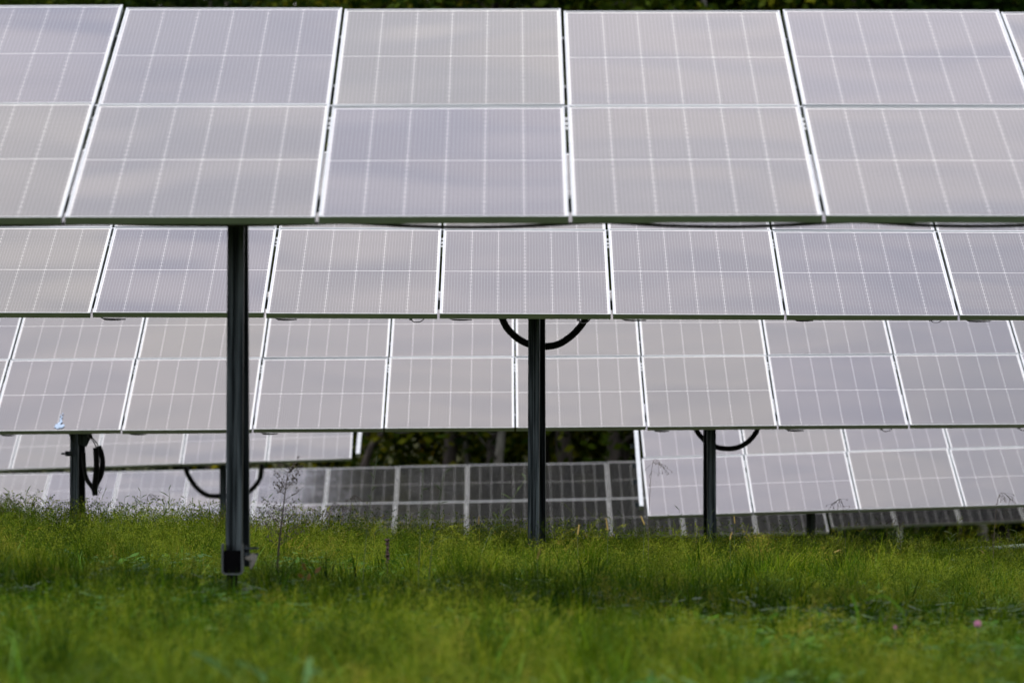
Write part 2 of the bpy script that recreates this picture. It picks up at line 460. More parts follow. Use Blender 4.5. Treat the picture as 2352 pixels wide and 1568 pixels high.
def solar_table(D, xb, cols, yl, aL, aR, label, group=None, clips=0.0, posts=(), clip_seed=1, foot_z=None):
    """D depth of the lower edge; xb frame x of boundary 0; cols (first,last) columns; yl ((x,y),(x,y)) lower edge;
    aL/aR slope against the optical axis at those two x; posts: [(frame x, theta top, theta bottom)]"""
    rg = random.Random(clip_seed)
    (xa, ya), (xz, yz) = yl
    X0 = (xb - 1176.0) / F * D
    def edge(X):
        fx = 1176 + X * F / D
        t = (fx - xa) / (xz - xa)
        p = pix(fx, ya + (yz - ya) * t, D)
        return p, aL + (aR - aL) * t
    Xm = X0 + PITCHX * 0.5 * (cols[0] + cols[1] + 1)
    ym = D + 2.0
    base = Vector((Xm, ym, float(ground_z(Xm, ym))))
    root = empty('solar_table', base)
    tag(root, label, 'solar table', group)
    pa, _ = edge(X0); pb, _ = edge(X0 + PITCHX)
    sl = (pb.z - pa.z) / PITCHX
    frames = []
    for c in range(cols[0], cols[1] + 1):
        Xc = X0 + PITCHX * (c + 0.5)
        p, a = edge(Xc)
        t = R(a) + PITCH
        u0 = Vector((1, 0, sl)).normalized()
        for r in range(2):
            tt = t + R(rg.gauss(0, 0.10)); rr = R(rg.gauss(0, 0.10))
            u = (u0 + Vector((0, 0, rr))).normalized()
            v = Vector((0, math.cos(tt), math.sin(tt))); v = (v - u * v.dot(u)).normalized()
            n = u.cross(v)
            v0 = Vector((0, math.cos(t), math.sin(t)))
            o = p + v0 * (r * (H_P + GAPY)) + Vector((0, 0, rg.gauss(0, 0.0015)))
            add_panel(root, base, o, u, v, n)
        if clips > 0:
            n_ = Vector((0, -math.sin(t), math.cos(t)))
            q = p - n_ * 0.036 - base + Vector((0, 0.02, 0))
            if rg.random() < clips:
                o = put('cable_connector', MCN, root); o.location = q + u0 * (-W_P/2 + 0.11 + rg.uniform(-.02, .03)); o.rotation_euler = (0, 0, rg.uniform(-.3, .3)); o.scale = (rg.uniform(.8, 1.15), 1, rg.uniform(.6, 1.0))
            if rg.random() < clips * 0.6:
                o = put('cable_loop', ML, root); o.location = q + u0 * (W_P/2 - 0.15 + rg.uniform(-.04, .03)); o.rotation_euler = (0, 0, rg.uniform(-.4, .4)); o.scale = (rg.uniform(.7, 1.1), 1, rg.uniform(.5, 1.05))
    # purlins along the row
    def at(X, s, h):
        p, a = edge(X); t = R(a) + PITCH
        return p + Vector((0, math.cos(t), math.sin(t))) * s + Vector((0, -math.sin(t), math.cos(t))) * h
    XL = X0 + PITCHX * cols[0] + 0.01 ; XR = X0 + PITCHX * (cols[1] + 1) - 0.01
    K = cols[1] - cols[0] + 1
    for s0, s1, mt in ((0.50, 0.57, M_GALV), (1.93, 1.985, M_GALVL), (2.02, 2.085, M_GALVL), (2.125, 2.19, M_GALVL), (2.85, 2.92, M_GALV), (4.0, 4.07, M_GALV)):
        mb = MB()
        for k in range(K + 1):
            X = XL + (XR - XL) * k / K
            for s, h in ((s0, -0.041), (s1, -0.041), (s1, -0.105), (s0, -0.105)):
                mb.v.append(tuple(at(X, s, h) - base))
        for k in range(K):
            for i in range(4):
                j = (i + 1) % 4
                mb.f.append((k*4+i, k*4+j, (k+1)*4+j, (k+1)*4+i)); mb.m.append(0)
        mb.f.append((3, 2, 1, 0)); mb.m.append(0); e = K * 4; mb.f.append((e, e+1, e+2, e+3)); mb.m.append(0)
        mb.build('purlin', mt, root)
    mb = MB()
    for k in range(K + 1):
        X = XL + (XR - XL) * k / K
        for s, h in ((H_P - 0.001, -0.006), (H_P + GAPY + 0.001, -0.006), (H_P + GAPY + 0.001, -0.040), (H_P - 0.001, -0.040)):
            mb.v.append(tuple(at(X, s + (0.003 if s < H_P else -0.003), h) - base))
    for k in range(K):
        for i in range(4):
            j = (i + 1) % 4
            mb.f.append((k*4+i, k*4+j, (k+1)*4+j, (k+1)*4+i)); mb.m.append(0)
    mb.build('joint_rail', M_ALU, root)
    info = []
    for fx, th0, th1 in posts:
        dp = D + 2.0
        X = (fx - 1176.0) / F * dp
        top = at(X, 2.05, -0.20)
        gz = float(ground_z(X, top.y))
        beam_post(root, base, X, top.y, top.z, gz - 0.35 if foot_z is None else foot_z, R(th0), R(th1))
        rf = MB()
        for s in (1.0, 4.25):
            for dx, h in ((-0.03, -0.107), (0.03, -0.107), (0.03, -0.20), (-0.03, -0.20)):
                q = at(X, s, h) - base; rf.v.append((q.x + dx, q.y, q.z))
        rf.add([], [])
        rf.f += [(0,1,2,3),(7,6,5,4),(0,4,5,1),(1,5,6,2),(2,6,7,3),(3,7,4,0)]; rf.m += [0]*6
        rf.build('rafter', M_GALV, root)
        info.append((X, top, gz))
    return root, base, at, info, (XL, XR)

def local(pts, base): return [Vector(p) - base for p in pts]

def conduit(parent, base, pts, r, ribs=True, name='conduit', n=10, mat=None):
    P = spline(local(pts, base), 200)
    ln = sum((P[i+1]-P[i]).length for i in range(len(P)-1))
    per = 0.013
    k = max(12, int(ln / per * 2)) if ribs else 40
    P = spline(local(pts, base), k)
    rad = [r * (1.0 if i % 2 else 0.87) for i in range(k)] if ribs else r
    mb = MB(); mb.tube(P, rad, n)
    return mb.build(name, mat or M_BLACK, parent, smooth=not ribs)

# ---- table standing on the U-bracket post
rA, bA, atA, iA, xA = solar_table(27.73, 145, (-2, 4), ((147, 498.4), (1896, 494.6)), 15.20, 14.85,
    'solar table on one pile with a U bracket foot, cable sagging along its lower edge', posts=((546, 4, 13),), clip_seed=3, foot_z=pix(533, 1303, 29.55).z)
# sagging cable
pts = []
for c in range(-2, 5):
    X = (145 - 1176) / F * 27.73 + PITCHX * c
    for k, sag in enumerate((0.0, 0.022, 0.030, 0.020)):
        p = atA(X + PITCHX * (0.12 + 0.25 * k), 0.06, -0.040)
        pts.append(p + Vector((0, 0, -0.004 - sag * (0.75 if c >= 1 else 0.35))))
mb = MB(); mb.tube(spline(local(pts, bA), 160), 0.0085, 6); mb.build('cable', M_CABLE, rA, smooth=True)
# foot bracket of its post
X, top, gz = iA[0]
foot = pix(533, 1320, 29.55)
br = MB()
bw, bh, bd, bt = 0.104, 0.150, 0.11, 0.010
Mx = Matrix.Translation(Vector((foot.x, foot.y, foot.z)) - bA)
outl = []
for a in np.linspace(math.pi, 1.5*math.pi, 6): outl.append((-bw/2+0.022+0.022*math.cos(a), 0.022+0.022*math.sin(a)))
for a in np.linspace(1.5*math.pi, 2*math.pi, 6): outl.append((bw/2-0.022+0.022*math.cos(a), 0.022+0.022*math.sin(a)))
outl = [(-bw/2, bh)] + outl + [(bw/2, bh)]
inn = []
for a in np.linspace(math.pi, 1.5*math.pi, 6): inn.append((-bw/2+0.022+0.013*math.cos(a), 0.022+0.013*math.sin(a)))
for a in np.linspace(1.5*math.pi, 2*math.pi, 6): inn.append((bw/2-0.022+0.013*math.cos(a), 0.022+0.013*math.sin(a)))
inn = [(-bw/2+0.009, bh)] + inn + [(bw/2-0.009, bh)]
n = len(outl); vs_ = []
for yy in (0, bd):
    vs_ += [(x, yy, z) for x, z in outl] + [(x, yy, z) for x, z in inn]
fs_ = []
for i in range(n - 1):
    fs_ += [(i, i+1, n+i+1, n+i), (2*n+i+1, 2*n+i, 3*n+i, 3*n+i+1), (i+1, i, 2*n+i, 2*n+i+1), (n+i, n+i+1, 3*n+i+1, 3*n+i)]
fs_ += [(0, n, 3*n, 2*n), (n-1, 3*n-1, 4*n-1, 2*n-1)]
br.add([Mx @ Vector(q) for q in vs_], fs_)
bk = br.build('foot_bracket', M_GALVM, rA)
mb = MB()
mb.box(-0.0425, 0.0425, 0.035, bd - 0.01, 0.0095, 0.118, M=Mx)  # black block added as the dark shade inside the U bracket
mb.build('bracket_shade_fill', M_MATTE, rA)
for zz in (0.128, 0.098):
    mb = MB(); mb.tube([Mx @ Vector((0.055, 0.05, zz)), Mx @ Vector((0.125, 0.05, zz + 0.002))], 0.0065, 8); mb.tube([Mx @ Vector((0.058, 0.05, zz)), Mx @ Vector((0.072, 0.05, zz))], 0.015, 6)
    mb.build('bolt', M_GALV, rA)
mb = MB(); mb.tube([Mx @ Vector((0.0, 0.05, 0.0)), Mx @ Vector((0.0, 0.05, -0.36))], 0.027, 10); mb.build('ground_screw', M_MATTE, rA)
mb = MB()
mb.tube(spline([Mx @ Vector(q) for q in ((0.062, 0.03, 0.085), (0.085, 0.025, 0.080), (0.105, 0.03, 0.098), (0.100, 0.03, 0.065), (0.088, 0.03, 0.030))], 12), [0.006, .010, .014, .016, .014, .012, .016, .018, .015, .012, .008, .004], 7)
tag(mb.build('cable_tie_tag', M_TAG, rA), 'pale weathered plastic tag on the foot bracket')

# ---- second table
rB, bB, atB, iB, xB = solar_table(40.54, 210, (-2, 6), ((210, 718.0), (2201, 723.5)), 15.42, 15.20,
    'solar table whose pile carries one ribbed black conduit looped in a wide U', clips=0.85, posts=((1233, 15, 21),), clip_seed=5)
dpt = 42.72
conduit(rB, bB, [pix(x, y, dpt) for x, y in ((1140, 700), (1150, 722), (1164, 752), (1188, 776), (1215, 790), (1245, 795.5), (1280, 791), (1310, 773), (1335, 747), (1352, 718), (1358, 700))], 0.0265)

# ---- third table
rC, bC, atC, iC, xC = solar_table(53.57, 278.6, (-2, 8), ((278.6, 987.2), (2088, 975.2)), 15.70, 15.60,
    'solar table with bird dropping on its glass and cut conduits on one pile', clips=0.6, posts=((1630, -11, -17), (178, 20, 27)), clip_seed=8)
conduit(rC, bC, [pix(x, y, 55.75) for x, y in ((1592, 972), (1599, 987), (1610, 1002), (1626, 1017), (1645, 1026), (1669, 1030), (1691, 1028), (1713, 1018), (1729, 1003), (1739, 988), (1744, 972))], 0.0235, ribs=False)
dc = 55.42
def c7(x, y): return pix(114.8 + x * .1465, 976.2 + y * .1465, dc)
conduit(rC, bC, [c7(*q) for q in ((718, 350), (728, 480), (730, 640), (722, 780), (706, 900), (700, 1000), (708, 1100))], 0.0285, name='cut_conduit')
conduit(rC, bC, [c7(*q) + Vector((0, .05, 0)) for q in ((755, 325), (800, 450), (818, 580), (812, 690), (785, 800), (740, 890), (705, 980), (695, 1050))], 0.0265, name='cut_conduit')
conduit(rC, bC, [c7(*q) + Vector((0, .05, 0)) for q in ((520, 430), (525, 600), (545, 760), (590, 880), (650, 960), (690, 1040))], 0.0215, name='cut_conduit')
for q in (((590, 110), (650, 215), (700, 290), (728, 370)), ((600, 120), (690, 230), (740, 290), (765, 350)), ((640, 120), (660, 200), (600, 190), (580, 120))):
    conduit(rC, bC, [c7(*k) + Vector((0, .02, 0)) for k in q], 0.0052, ribs=False, name='cable', n=6, mat=M_CABLE)
conduit(rC, bC, [c7(*k) for k in ((745, 985), (790, 975), (805, 995), (790, 1015), (750, 1025))], 0.0026, ribs=False, name='wire_hook', n=6, mat=M_GALV)
mb = MB()
g0 = [c7(270, 120), c7(650, 120), c7(640, 170), c7(560, 340), c7(350, 280)]
for dy in (0.10, 0.112): mb.v += [tuple(p - bC + Vector((0, dy, 0))) for p in g0]
mb.f += [(4,3,2,1,0), (5,6,7,8,9)] + [(i, (i+1) % 5, 5 + (i+1) % 5, 5 + i) for i in range(5)]; mb.m += [0]*7
mb.build('gusset_plate', M_GALV, rC)
mb = MB()
p = c7(240, 445) - bC
mb.tube([p, p + Vector((0.062, 0, 0))], 0.024, 8); mb.tube([p + Vector((-0.036, 0, 0)), p], 0.0085, 8)
mb.tube([p + Vector((-0.036, 0, 0)), p + Vector((-0.030, 0, 0))], 0.011, 6)
mb.build('clamp_knob', M_GALV, rC)
# bird dropping on the glass
P = atC((136 - 1176) / F * 53.7, 0.10, 0.0) - bC
mb = MB(); rr = random.Random(4)
t = R(15.7) + PITCH; vv = Vector((0, math.cos(t), math.sin(t))); nn = Vector((0, -math.sin(t), math.cos(t)))
for k in range(22):
    q = P + Vector((rr.gauss(0, .024) if k < 15 else rr.gauss(0, .006), 0, 0)) + vv * (abs(rr.gauss(0, .05)) if k < 15 else .05 * (k - 13)) + nn * (0.003 + 0.0002 * k)
    s = rr.uniform(.012, .022) if k < 15 else .016 - .0016 * (k - 15)
    ring = [q + Vector((math.cos(a) * s, 0, 0)) + vv * math.sin(a) * s * rr.uniform(1.2, 3) for a in np.linspace(0, 2*math.pi, 8)[:-1]]
    mb.add(ring + [r_ - nn * 0.006 for r_ in ring], [tuple(range(7))] + [(i, (i + 1) % 7, 7 + (i+1) % 7, 7 + i) for i in range(7)])
mb.build('bird_dropping', principled('dropping', (0.21, 0.27, 0.36), 0.8, spec=0.05), rC)

# ---- fourth table, starts beside the gap to the woods and runs on
rD, bD, atD, iD, xD = solar_table(66.5, 1487, (0, 5), ((1487, 1183.6), (2215, 1161.5)), 14.9, 14.9,
    'solar table with its cut end beside the dark woods and dark panels under it', clips=0.4, posts=((1863, 10, 14),), clip_seed=13)
# ---- fifth table, ends on the other side of the gap
rE, bE, atE, iE, xE = solar_table(82.4, 808, (-6, -1), ((28, 1077), (808, 1051)), 14.6, 14.6,
    'solar table that ends at the gap before the woods, thick conduit below it', clips=0.0, posts=((513, 6, 9),), clip_seed=17)
conduit(rE, bE, [pix(x, y, 84.75) for x, y in ((424, 1058), (426, 1072), (433, 1092), (451, 1119), (474, 1136), (495, 1139), (515, 1137), (545, 1137), (575, 1126), (593, 1106), (600, 1087), (602, 1058))], 0.034, ribs=False)
# ---- sixth table, reflects the woods
rF, bF, atF, iF, xF = solar_table(96.8, 1905, (-12, -1), ((109, 1257), (1740, 1224.5)), 13.8, 13.8,
    'long low solar table, bright panels turning dark with reflected woods', clips=0.0, posts=((400, 5, 8), (1250, 5, 8)), clip_seed=19)
# ---- seventh table, dark, with thin pale posts
rG, bG, atG, iG, xG = solar_table(109.2, 1910, (0, 4), ((1908, 1211), (2314, 1196)), 13.8, 13.8,
    'dark solar table raised on a slim pale post before the yellowing shrubs', clips=0.0, posts=(), clip_seed=23)
mb = MB(); p0 = pix(2068, 1190, 110.0); mb.tube([p0 - bG, Vector((p0.x - 0.06, p0.y, float(ground_z(p0.x, p0.y)) - 0.2)) - bG], 0.045, 10); mb.build('post', M_GALVL, rG)
mb = MB(); p0 = pix(2700, 1165, 112.0); mb.tube([p0 - bG, Vector((p0.x, p0.y, float(ground_z(p0.x, p0.y)) - 0.2)) - bG], 0.045, 10); mb.build('post', M_GALVL, rG)

# end rails beside the cut ends
def end_rail(root, base, at, X, s0, s1, h0, name='end_rail', wd=0.045):
    mb = MB()
    for s in (s0, s1):
        for dx, h in ((-wd/2, h0), (wd/2, h0), (wd/2, h0 - .05), (-wd/2, h0 - .05)):
            q = at(X, s, h) - base; mb.v.append((q.x + dx, q.y, q.z))
    mb.f += [(3,2,1,0), (4,5,6,7), (0,1,5,4), (1,2,6,5), (2,3,7,6), (3,0,4,7)]; mb.m += [0]*6
    mb.build(name, M_ALU, root)
end_rail(rE, bE, atE, xE[1] + 0.085, 0.28, 4.4, -0.02, wd=0.055)
end_rail(rD, bD, atD, xD[0] - 0.065, 0.45, 4.5, -0.02)
for s in (0.55, 1.45, 2.1, 2.9):
    q = atD(xD[0] - 0.11, s, -0.03) - bD
    mb = MB(); mb.box(q.x - .03, q.x + .02, q.y - .05, q.y + .05, q.z - .03, q.z + .02); mb.build('end_clamp', M_GALV, rD)

# pale pipe lying in the grass
pp = [pix(x, y, d) for x, y, d in ((2060, 1278, 51), (2110, 1270, 51.2), (2200, 1263.5, 51.6), (2290, 1257.5, 52), (2420, 1249, 52.5), (2600, 1240, 53))]
mb = MB(); bP = Vector((pp[0].x, pp[0].y, pp[0].z)); mb.tube(spline(local(pp, bP), 24), 0.019, 10)
o = mb.build('pipe', M_PIPE, smooth=True); o.location = bP
tag(o, 'pale grey pipe lying behind the grass tips under the shrubs', 'pipe')

# ------------------------------------------------------------------ woods
def leaf_cloud(mb, centres, per, spread, size, rg):
    for c, sp in centres:
        for _ in range(per):
            p = Vector((c[0] + rg.gauss(0, sp), c[1] + rg.gauss(0, sp), c[2] + rg.gauss(0, sp * 0.75)))
            a = Vector((rg.gauss(0, 1), rg.gauss(0, 1), rg.gauss(0, 0.7))).normalized()
            b = a.cross(Vector((rg.gauss(0, 1), rg.gauss(0, 1), rg.gauss(0, 1)))).normalized()
            s = size * rg.uniform(0.6, 1.35)
            i = len(mb.v)
            mb.v += [tuple(p - a * s), tuple(p + b * s * 0.55), tuple(p + a * s), tuple(p - b * s * 0.55)]
            mb.f.append((i, i+1, i+2, i+3)); mb.m.append(0)

def tree_meshes(seed, H, cr, clear, lean, r0, per=115, ncl=105):
    rg = random.Random(seed)
    t = MB()
    path = []
    for k in range(11):
        s = k / 10
        path.append(Vector((lean * s * H * 0.10 + rg.gauss(0, 0.06) * (k > 0), rg.gauss(0, 0.08) * (k > 0), -0.4 + s * (H * 0.92 + 0.4))))
    t.tube(path, [r0 * (1 - 0.85 * (k / 10)) + (0.06 if k == 0 else 0) for k in range(11)], 9)
    cents = []
    for k in range(22):
        s = rg.uniform(max(0.12, clear / H), 0.92)
        p = path[int(s * 10)].lerp(path[min(10, int(s * 10) + 1)], s * 10 % 1)
        a = rg.uniform(0, 2 * math.pi); ln = cr * rg.uniform(0.5, 1.0) * (1.15 - 0.75 * abs(s - 0.45))
        e = p + Vector((math.cos(a) * ln, math.sin(a) * ln, ln * rg.uniform(0.1, 0.6)))
        m = p.lerp(e, 0.5) + Vector((0, 0, 0.15 * ln))
        t.tube([p, m, e], [r0 * 0.32 * (1 - 0.6 * s), r0 * 0.2 * (1 - 0.6 * s), 0.012], 5)
        for q in range(2): cents.append((m.lerp(e, rg.uniform(0.2, 1.1)), rg.uniform(0.35, 0.6)))
    while len(cents) < ncl:
        z = rg.uniform(clear, H); s = z / H
        rr = cr * (1.1 - 0.9 * abs(s - 0.45)) * math.sqrt(rg.uniform(0.1, 1)); a = rg.uniform(0, 2 * math.pi)
        cents.append(((rr * math.cos(a) + lean * s * H * .1, rr * math.sin(a), z), rg.uniform(0.35, 0.65)))
    c = MB(); leaf_cloud(c, cents, per, 0.5, 0.085, rg)
    return t, c

KINDS = []
for seed, H, cr, clear, lean, r0, bark, leaf in ((1, 18, 3.4, 2.6, 0.3, .11, M_BARK, M_LEAF1), (2, 17, 3.2, 1.6, -0.5, .085, M_BARK, M_LEAF2), (3, 18.5, 3.8, 3.0, 0.1, .14, M_BARK, M_LEAF1), (4, 16.5, 2.9, 2.2, 0.8, .075, M_BARKP, M_LEAF2)):
    t, c = tree_meshes(seed, H, cr, clear, lean, r0)
    KINDS.append((t.mesh('trunk', bark, True), c.mesh('crown', leaf)))
TL = ['dark leaved forest tree with a grey trunk', 'yellowing forest tree with a slim grey trunk',
      'broad dark forest tree with a thick grey trunk', 'pale barked leaning tree with yellowing leaves']
def rank(y): return 'in the front rank' if y < 122.8 else ('in the second rank' if y < 131.5 else 'deep in the wood')
def tree(x, y, k, rot, sc):
    z = float(ground_z(x, y))
    o = empty('forest_tree', (x, y, z)); o.rotation_euler.z = rot; o.scale = (sc, sc, sc)
    tag(o, TL[k] + ' ' + rank(y), 'tree', 'trees %s, kind %s' % (rank(y), 'abcd'[k]))
    put('trunk', KINDS[k][0], o); put('crown', KINDS[k][1], o)
tr = random.Random(21)
spots = []
# near edge behind the dark panels
for x, y, k in ((1.0, 119.5, 2), (-0.35, 121.0, 0), (3.6, 118.8, 1), (6.4, 119.6, 0), (9.3, 119.0, 3), (12.2, 119.4, 2), (15.5, 119, 0), (7.7, 121.5, 2), (2.3, 121.6, 0), (4.9, 121.2, 2), (10.8, 121.3, 0), (-0.45, 118.3, 3), (1.9, 118.2, 0), (0.6, 122.6, 2), (4.6, 118.1, 3)): spots.append((x, y, k, 1.36))
# second and third rank, all along
for row, (y0, x0) in enumerate(((124.5, -0.8), (129.0, -17.5), (133.5, -16.0), (138.5, -18.0), (144.5, -17.0), (150.5, -18.0), (157.0, -19.0))):
    x = x0
    while x < 18 + row * .5:
        spots.append((x + tr.uniform(-.7, .7), y0 + tr.uniform(-.9, .9), tr.choice((0, 1, 2, 3) if row < 3 else (0, 2)), (tr.uniform(0.86, 1.0) if row < 3 else tr.uniform(1.15, 1.3)) if x < -2 else tr.uniform(1.1, 1.25)))
        x += tr.uniform(2.7, 3.9)
for x, y, k, s in spots: tree(x, y, k, tr.uniform(0, 6.28), s)

def shrub_mesh(seed, leaf):
    rg = random.Random(seed); st = MB(); cents = []
    for k in range(9):
        a = rg.uniform(0, 6.28); l = rg.uniform(0.5, 1.3); e = Vector((math.cos(a) * l, math.sin(a) * l, rg.uniform(1.0, 2.6)))
        st.tube([Vector((0, 0, -.2)), e * 0.5 + Vector((0, 0, .25)), e], [.03, .02, .006], 5)
        cents += [(e, .28), (e * .75, .32), (e * 0.45 + Vector((rg.gauss(0, .3), rg.gauss(0, .3), 0)), .35)]
    c = MB(); leaf_cloud(c, cents, 70, .3, .06, rg)
    return st.mesh('stem', M_BARK, True), c.mesh('foliage', leaf)
SH = [shrub_mesh(31, M_LEAF2), shrub_mesh(32, M_LEAF1), shrub_mesh(33, M_LEAF2)]
SL = ['low yellowing shrub', 'low dark green shrub', 'bushy yellow green shrub']
def srank(y): return 'along the open edge of the wood' if y < 120 else 'under the trees inside the wood'
def shrub(x, y, k, s):
    o = empty('shrub', (x, y, float(ground_z(x, y)))); o.rotation_euler.z = tr.uniform(0, 6.28); o.scale = (s, s, s * tr.uniform(.8, 1.1))
    tag(o, SL[k] + ' ' + srank(y), 'shrub', 'shrubs %s, kind %s' % (srank(y), 'abc'[k]))
    put('stem', SH[k][0], o); put('foliage', SH[k][1], o)
x = -3.4
while x < 13:
    shrub(x, 117.6 + tr.uniform(-.6, .8), tr.choice((0, 1, 2)), tr.uniform(.6, 1.1)); x += tr.uniform(.7, 1.3)
for yy in (123.0, 127.5, 132.0, 141.0):
    x = -5.5
    while x < 13:
        shrub(x, yy + tr.uniform(-.8, .8), tr.choice((1, 1, 2)), tr.uniform(1.0, 1.5)); x += tr.uniform(1.5, 2.3)
x = -13
while x < -3:
    shrub(x, 126.5 + tr.uniform(-.8, .8), tr.choice((0, 1, 2)), tr.uniform(.8, 1.3)); x += tr.uniform(1.0, 1.6)
# slanting dead trunk at the gap
mb = MB(); a = pix(838, 1062, 121.5); b = pix(882, 985, 121.5); bL = Vector((a.x - .5, a.y, float(ground_z(a.x, a.y))))
mb.tube(spline([Vector((-.6, 0, -.4)), a - bL, b - bL, (b - bL) + Vector((.9, .2, 2.0)), (b - bL) + Vector((1.2, .4, 4.5))], 14), [.085 - .004 * i for i in range(14)], 8)
o = mb.build('leaning_trunk', M_BARK, smooth=True); o.location = bL
tag(o, 'thin bare leaning trunk in the dark gap of the woods', 'tree')

# ------------------------------------------------------------------ grass
def blade(mb, rg, base, h, wd, lean, az, segs=3, mat=0):
    d = Vector((math.cos(az), math.sin(az), 0)); sd_ = Vector((-math.sin(az + rg.uniform(-.9, .9)), math.cos(az), 0))
    pts = []; wid = []
    for k in range(segs + 1):
        s = k / segs
        pts.append(base + d * (lean * h * s * s) + Vector((0, 0, h * (s - 0.35 * lean * s * s))))
        wid.append(wd * (1 - s) ** 0.6 if k < segs else wd * 0.08)
    mb.ribbon(pts, wid, sd_, mat)

def tuft_leaf(seed, n=42, hmin=.08, hmax=.29, wd=.0070, rad=.032):
    rg = random.Random(seed); mb = MB()
    for _ in range(n):
        a = rg.uniform(0, 6.28); r = rad * math.sqrt(rg.random())
        blade(mb, rg, Vector((math.cos(a) * r, math.sin(a) * r, -.01)), rg.uniform(hmin, hmax), wd * rg.uniform(.6, 1.3), rg.uniform(.08, .75), rg.uniform(0, 6.28))
    return mb.mesh('grass_tuft', M_GRASS)

def tuft_panicle(seed, n=9, hmin=.17, hmax=.30):
    rg = random.Random(seed); mb = MB()
    for _ in range(n):
        a = rg.uniform(0, 6.28); r = .1 * math.sqrt(rg.random())
        b = Vector((math.cos(a) * r, math.sin(a) * r, 0)); h = rg.uniform(hmin, hmax)
        az = rg.uniform(0, 6.28); ln = rg.uniform(.1, .5); d = Vector((math.cos(az), math.sin(az), 0))
        P = lambda s: b + d * (ln * h * s * s) + Vector((0, 0, h * s))
        mb.ribbon([P(0), P(.5), P(1)], [.0022, .0018, .001], (-math.sin(az), math.cos(az), 0))
        for k in range(rg.randint(9, 15)):
            s = rg.uniform(.45, 1.0); q = P(s); az2 = rg.uniform(0, 6.28); l = rg.uniform(.025, .07) * (1.3 - s * .5)
            e = q + Vector((math.cos(az2) * l, math.sin(az2) * l, l * rg.uniform(.1, .9)))
            mb.ribbon([q, e], [.0013, .0010], (-math.sin(az2), math.cos(az2), .3))
            for kk in range(2):
                c = q.lerp(e, rg.uniform(.6, 1.0)); u = Vector((rg.gauss(0, 1), rg.gauss(0, 1), rg.gauss(0, 1))).normalized(); v_ = u.orthogonal().normalized()
                i = len(mb.v); L_ = rg.uniform(.004, .007)
                mb.v += [tuple(c - u * L_), tuple(c + v_ * .0022), tuple(c + u * L_), tuple(c - v_ * .0022)]; mb.f.append((i, i+1, i+2, i+3)); mb.m.append(0)
    for _ in range(12):
        a = rg.uniform(0, 6.28); r = .1 * math.sqrt(rg.random())
        blade(mb, rg, Vector((math.cos(a) * r, math.sin(a) * r, -.01)), rg.uniform(.08, .2), .004, rg.uniform(.2, 1.0), rg.uniform(0, 6.28))
    return mb.mesh('panicle_tuft', M_PANICLE)

def tuft_broad(seed):
    rg = random.Random(seed); mb = MB()
    for _ in range(20):
        a = rg.uniform(0, 6.28); r = .1 * math.sqrt(rg.random()); h = rg.uniform(.04, .17)
        c = Vector((math.cos(a) * r, math.sin(a) * r, h)); az = rg.uniform(0, 6.28); l = rg.uniform(.018, .04)
        u = Vector((math.cos(az), math.sin(az), rg.uniform(-.3, .5))).normalized(); s_ = Vector((-math.sin(az), math.cos(az), rg.uniform(-.2, .2)))
        mb.ribbon([c - u * l, c - u * l * .4, c + u * l * .4, c + u * l], [.004, l * 1.0, l * .9, .002], s_)
        mb.ribbon([Vector((c.x * .5, c.y * .5, 0)), c - u * l], [.002, .002], s_)
    return mb.mesh('broadleaf_tuft', M_BROAD)

def tuft_wide(seed):
    rg = random.Random(seed); mb = MB()
    for _ in range(6):
        blade(mb, rg, Vector((rg.gauss(0, .02), rg.gauss(0, .02), -.01)), rg.uniform(.12, .29), rg.uniform(.008, .015), rg.uniform(.4, 1.4), rg.uniform(0, 6.28), segs=5)
    return mb.mesh('wide_tuft', M_WIDE)

def tuft_wisp(seed):
    rg = random.Random(seed); mb = MB()
    for _ in range(7):
        blade(mb, rg, Vector((rg.gauss(0, .025), rg.gauss(0, .025), -.01)), rg.uniform(.20, .40), rg.uniform(.003, .0048), rg.uniform(.15, .9), rg.uniform(0, 6.28), segs=5)
    return mb.mesh('wisp_tuft', M_PANICLE)

def src_collection(name, meshes):
    c = bpy.data.collections.new(name)
    for i, me in enumerate(meshes):
        c.objects.link(bpy.data.objects.new('%s.%03d' % (me.name.split('.')[0], i), me))
    return c

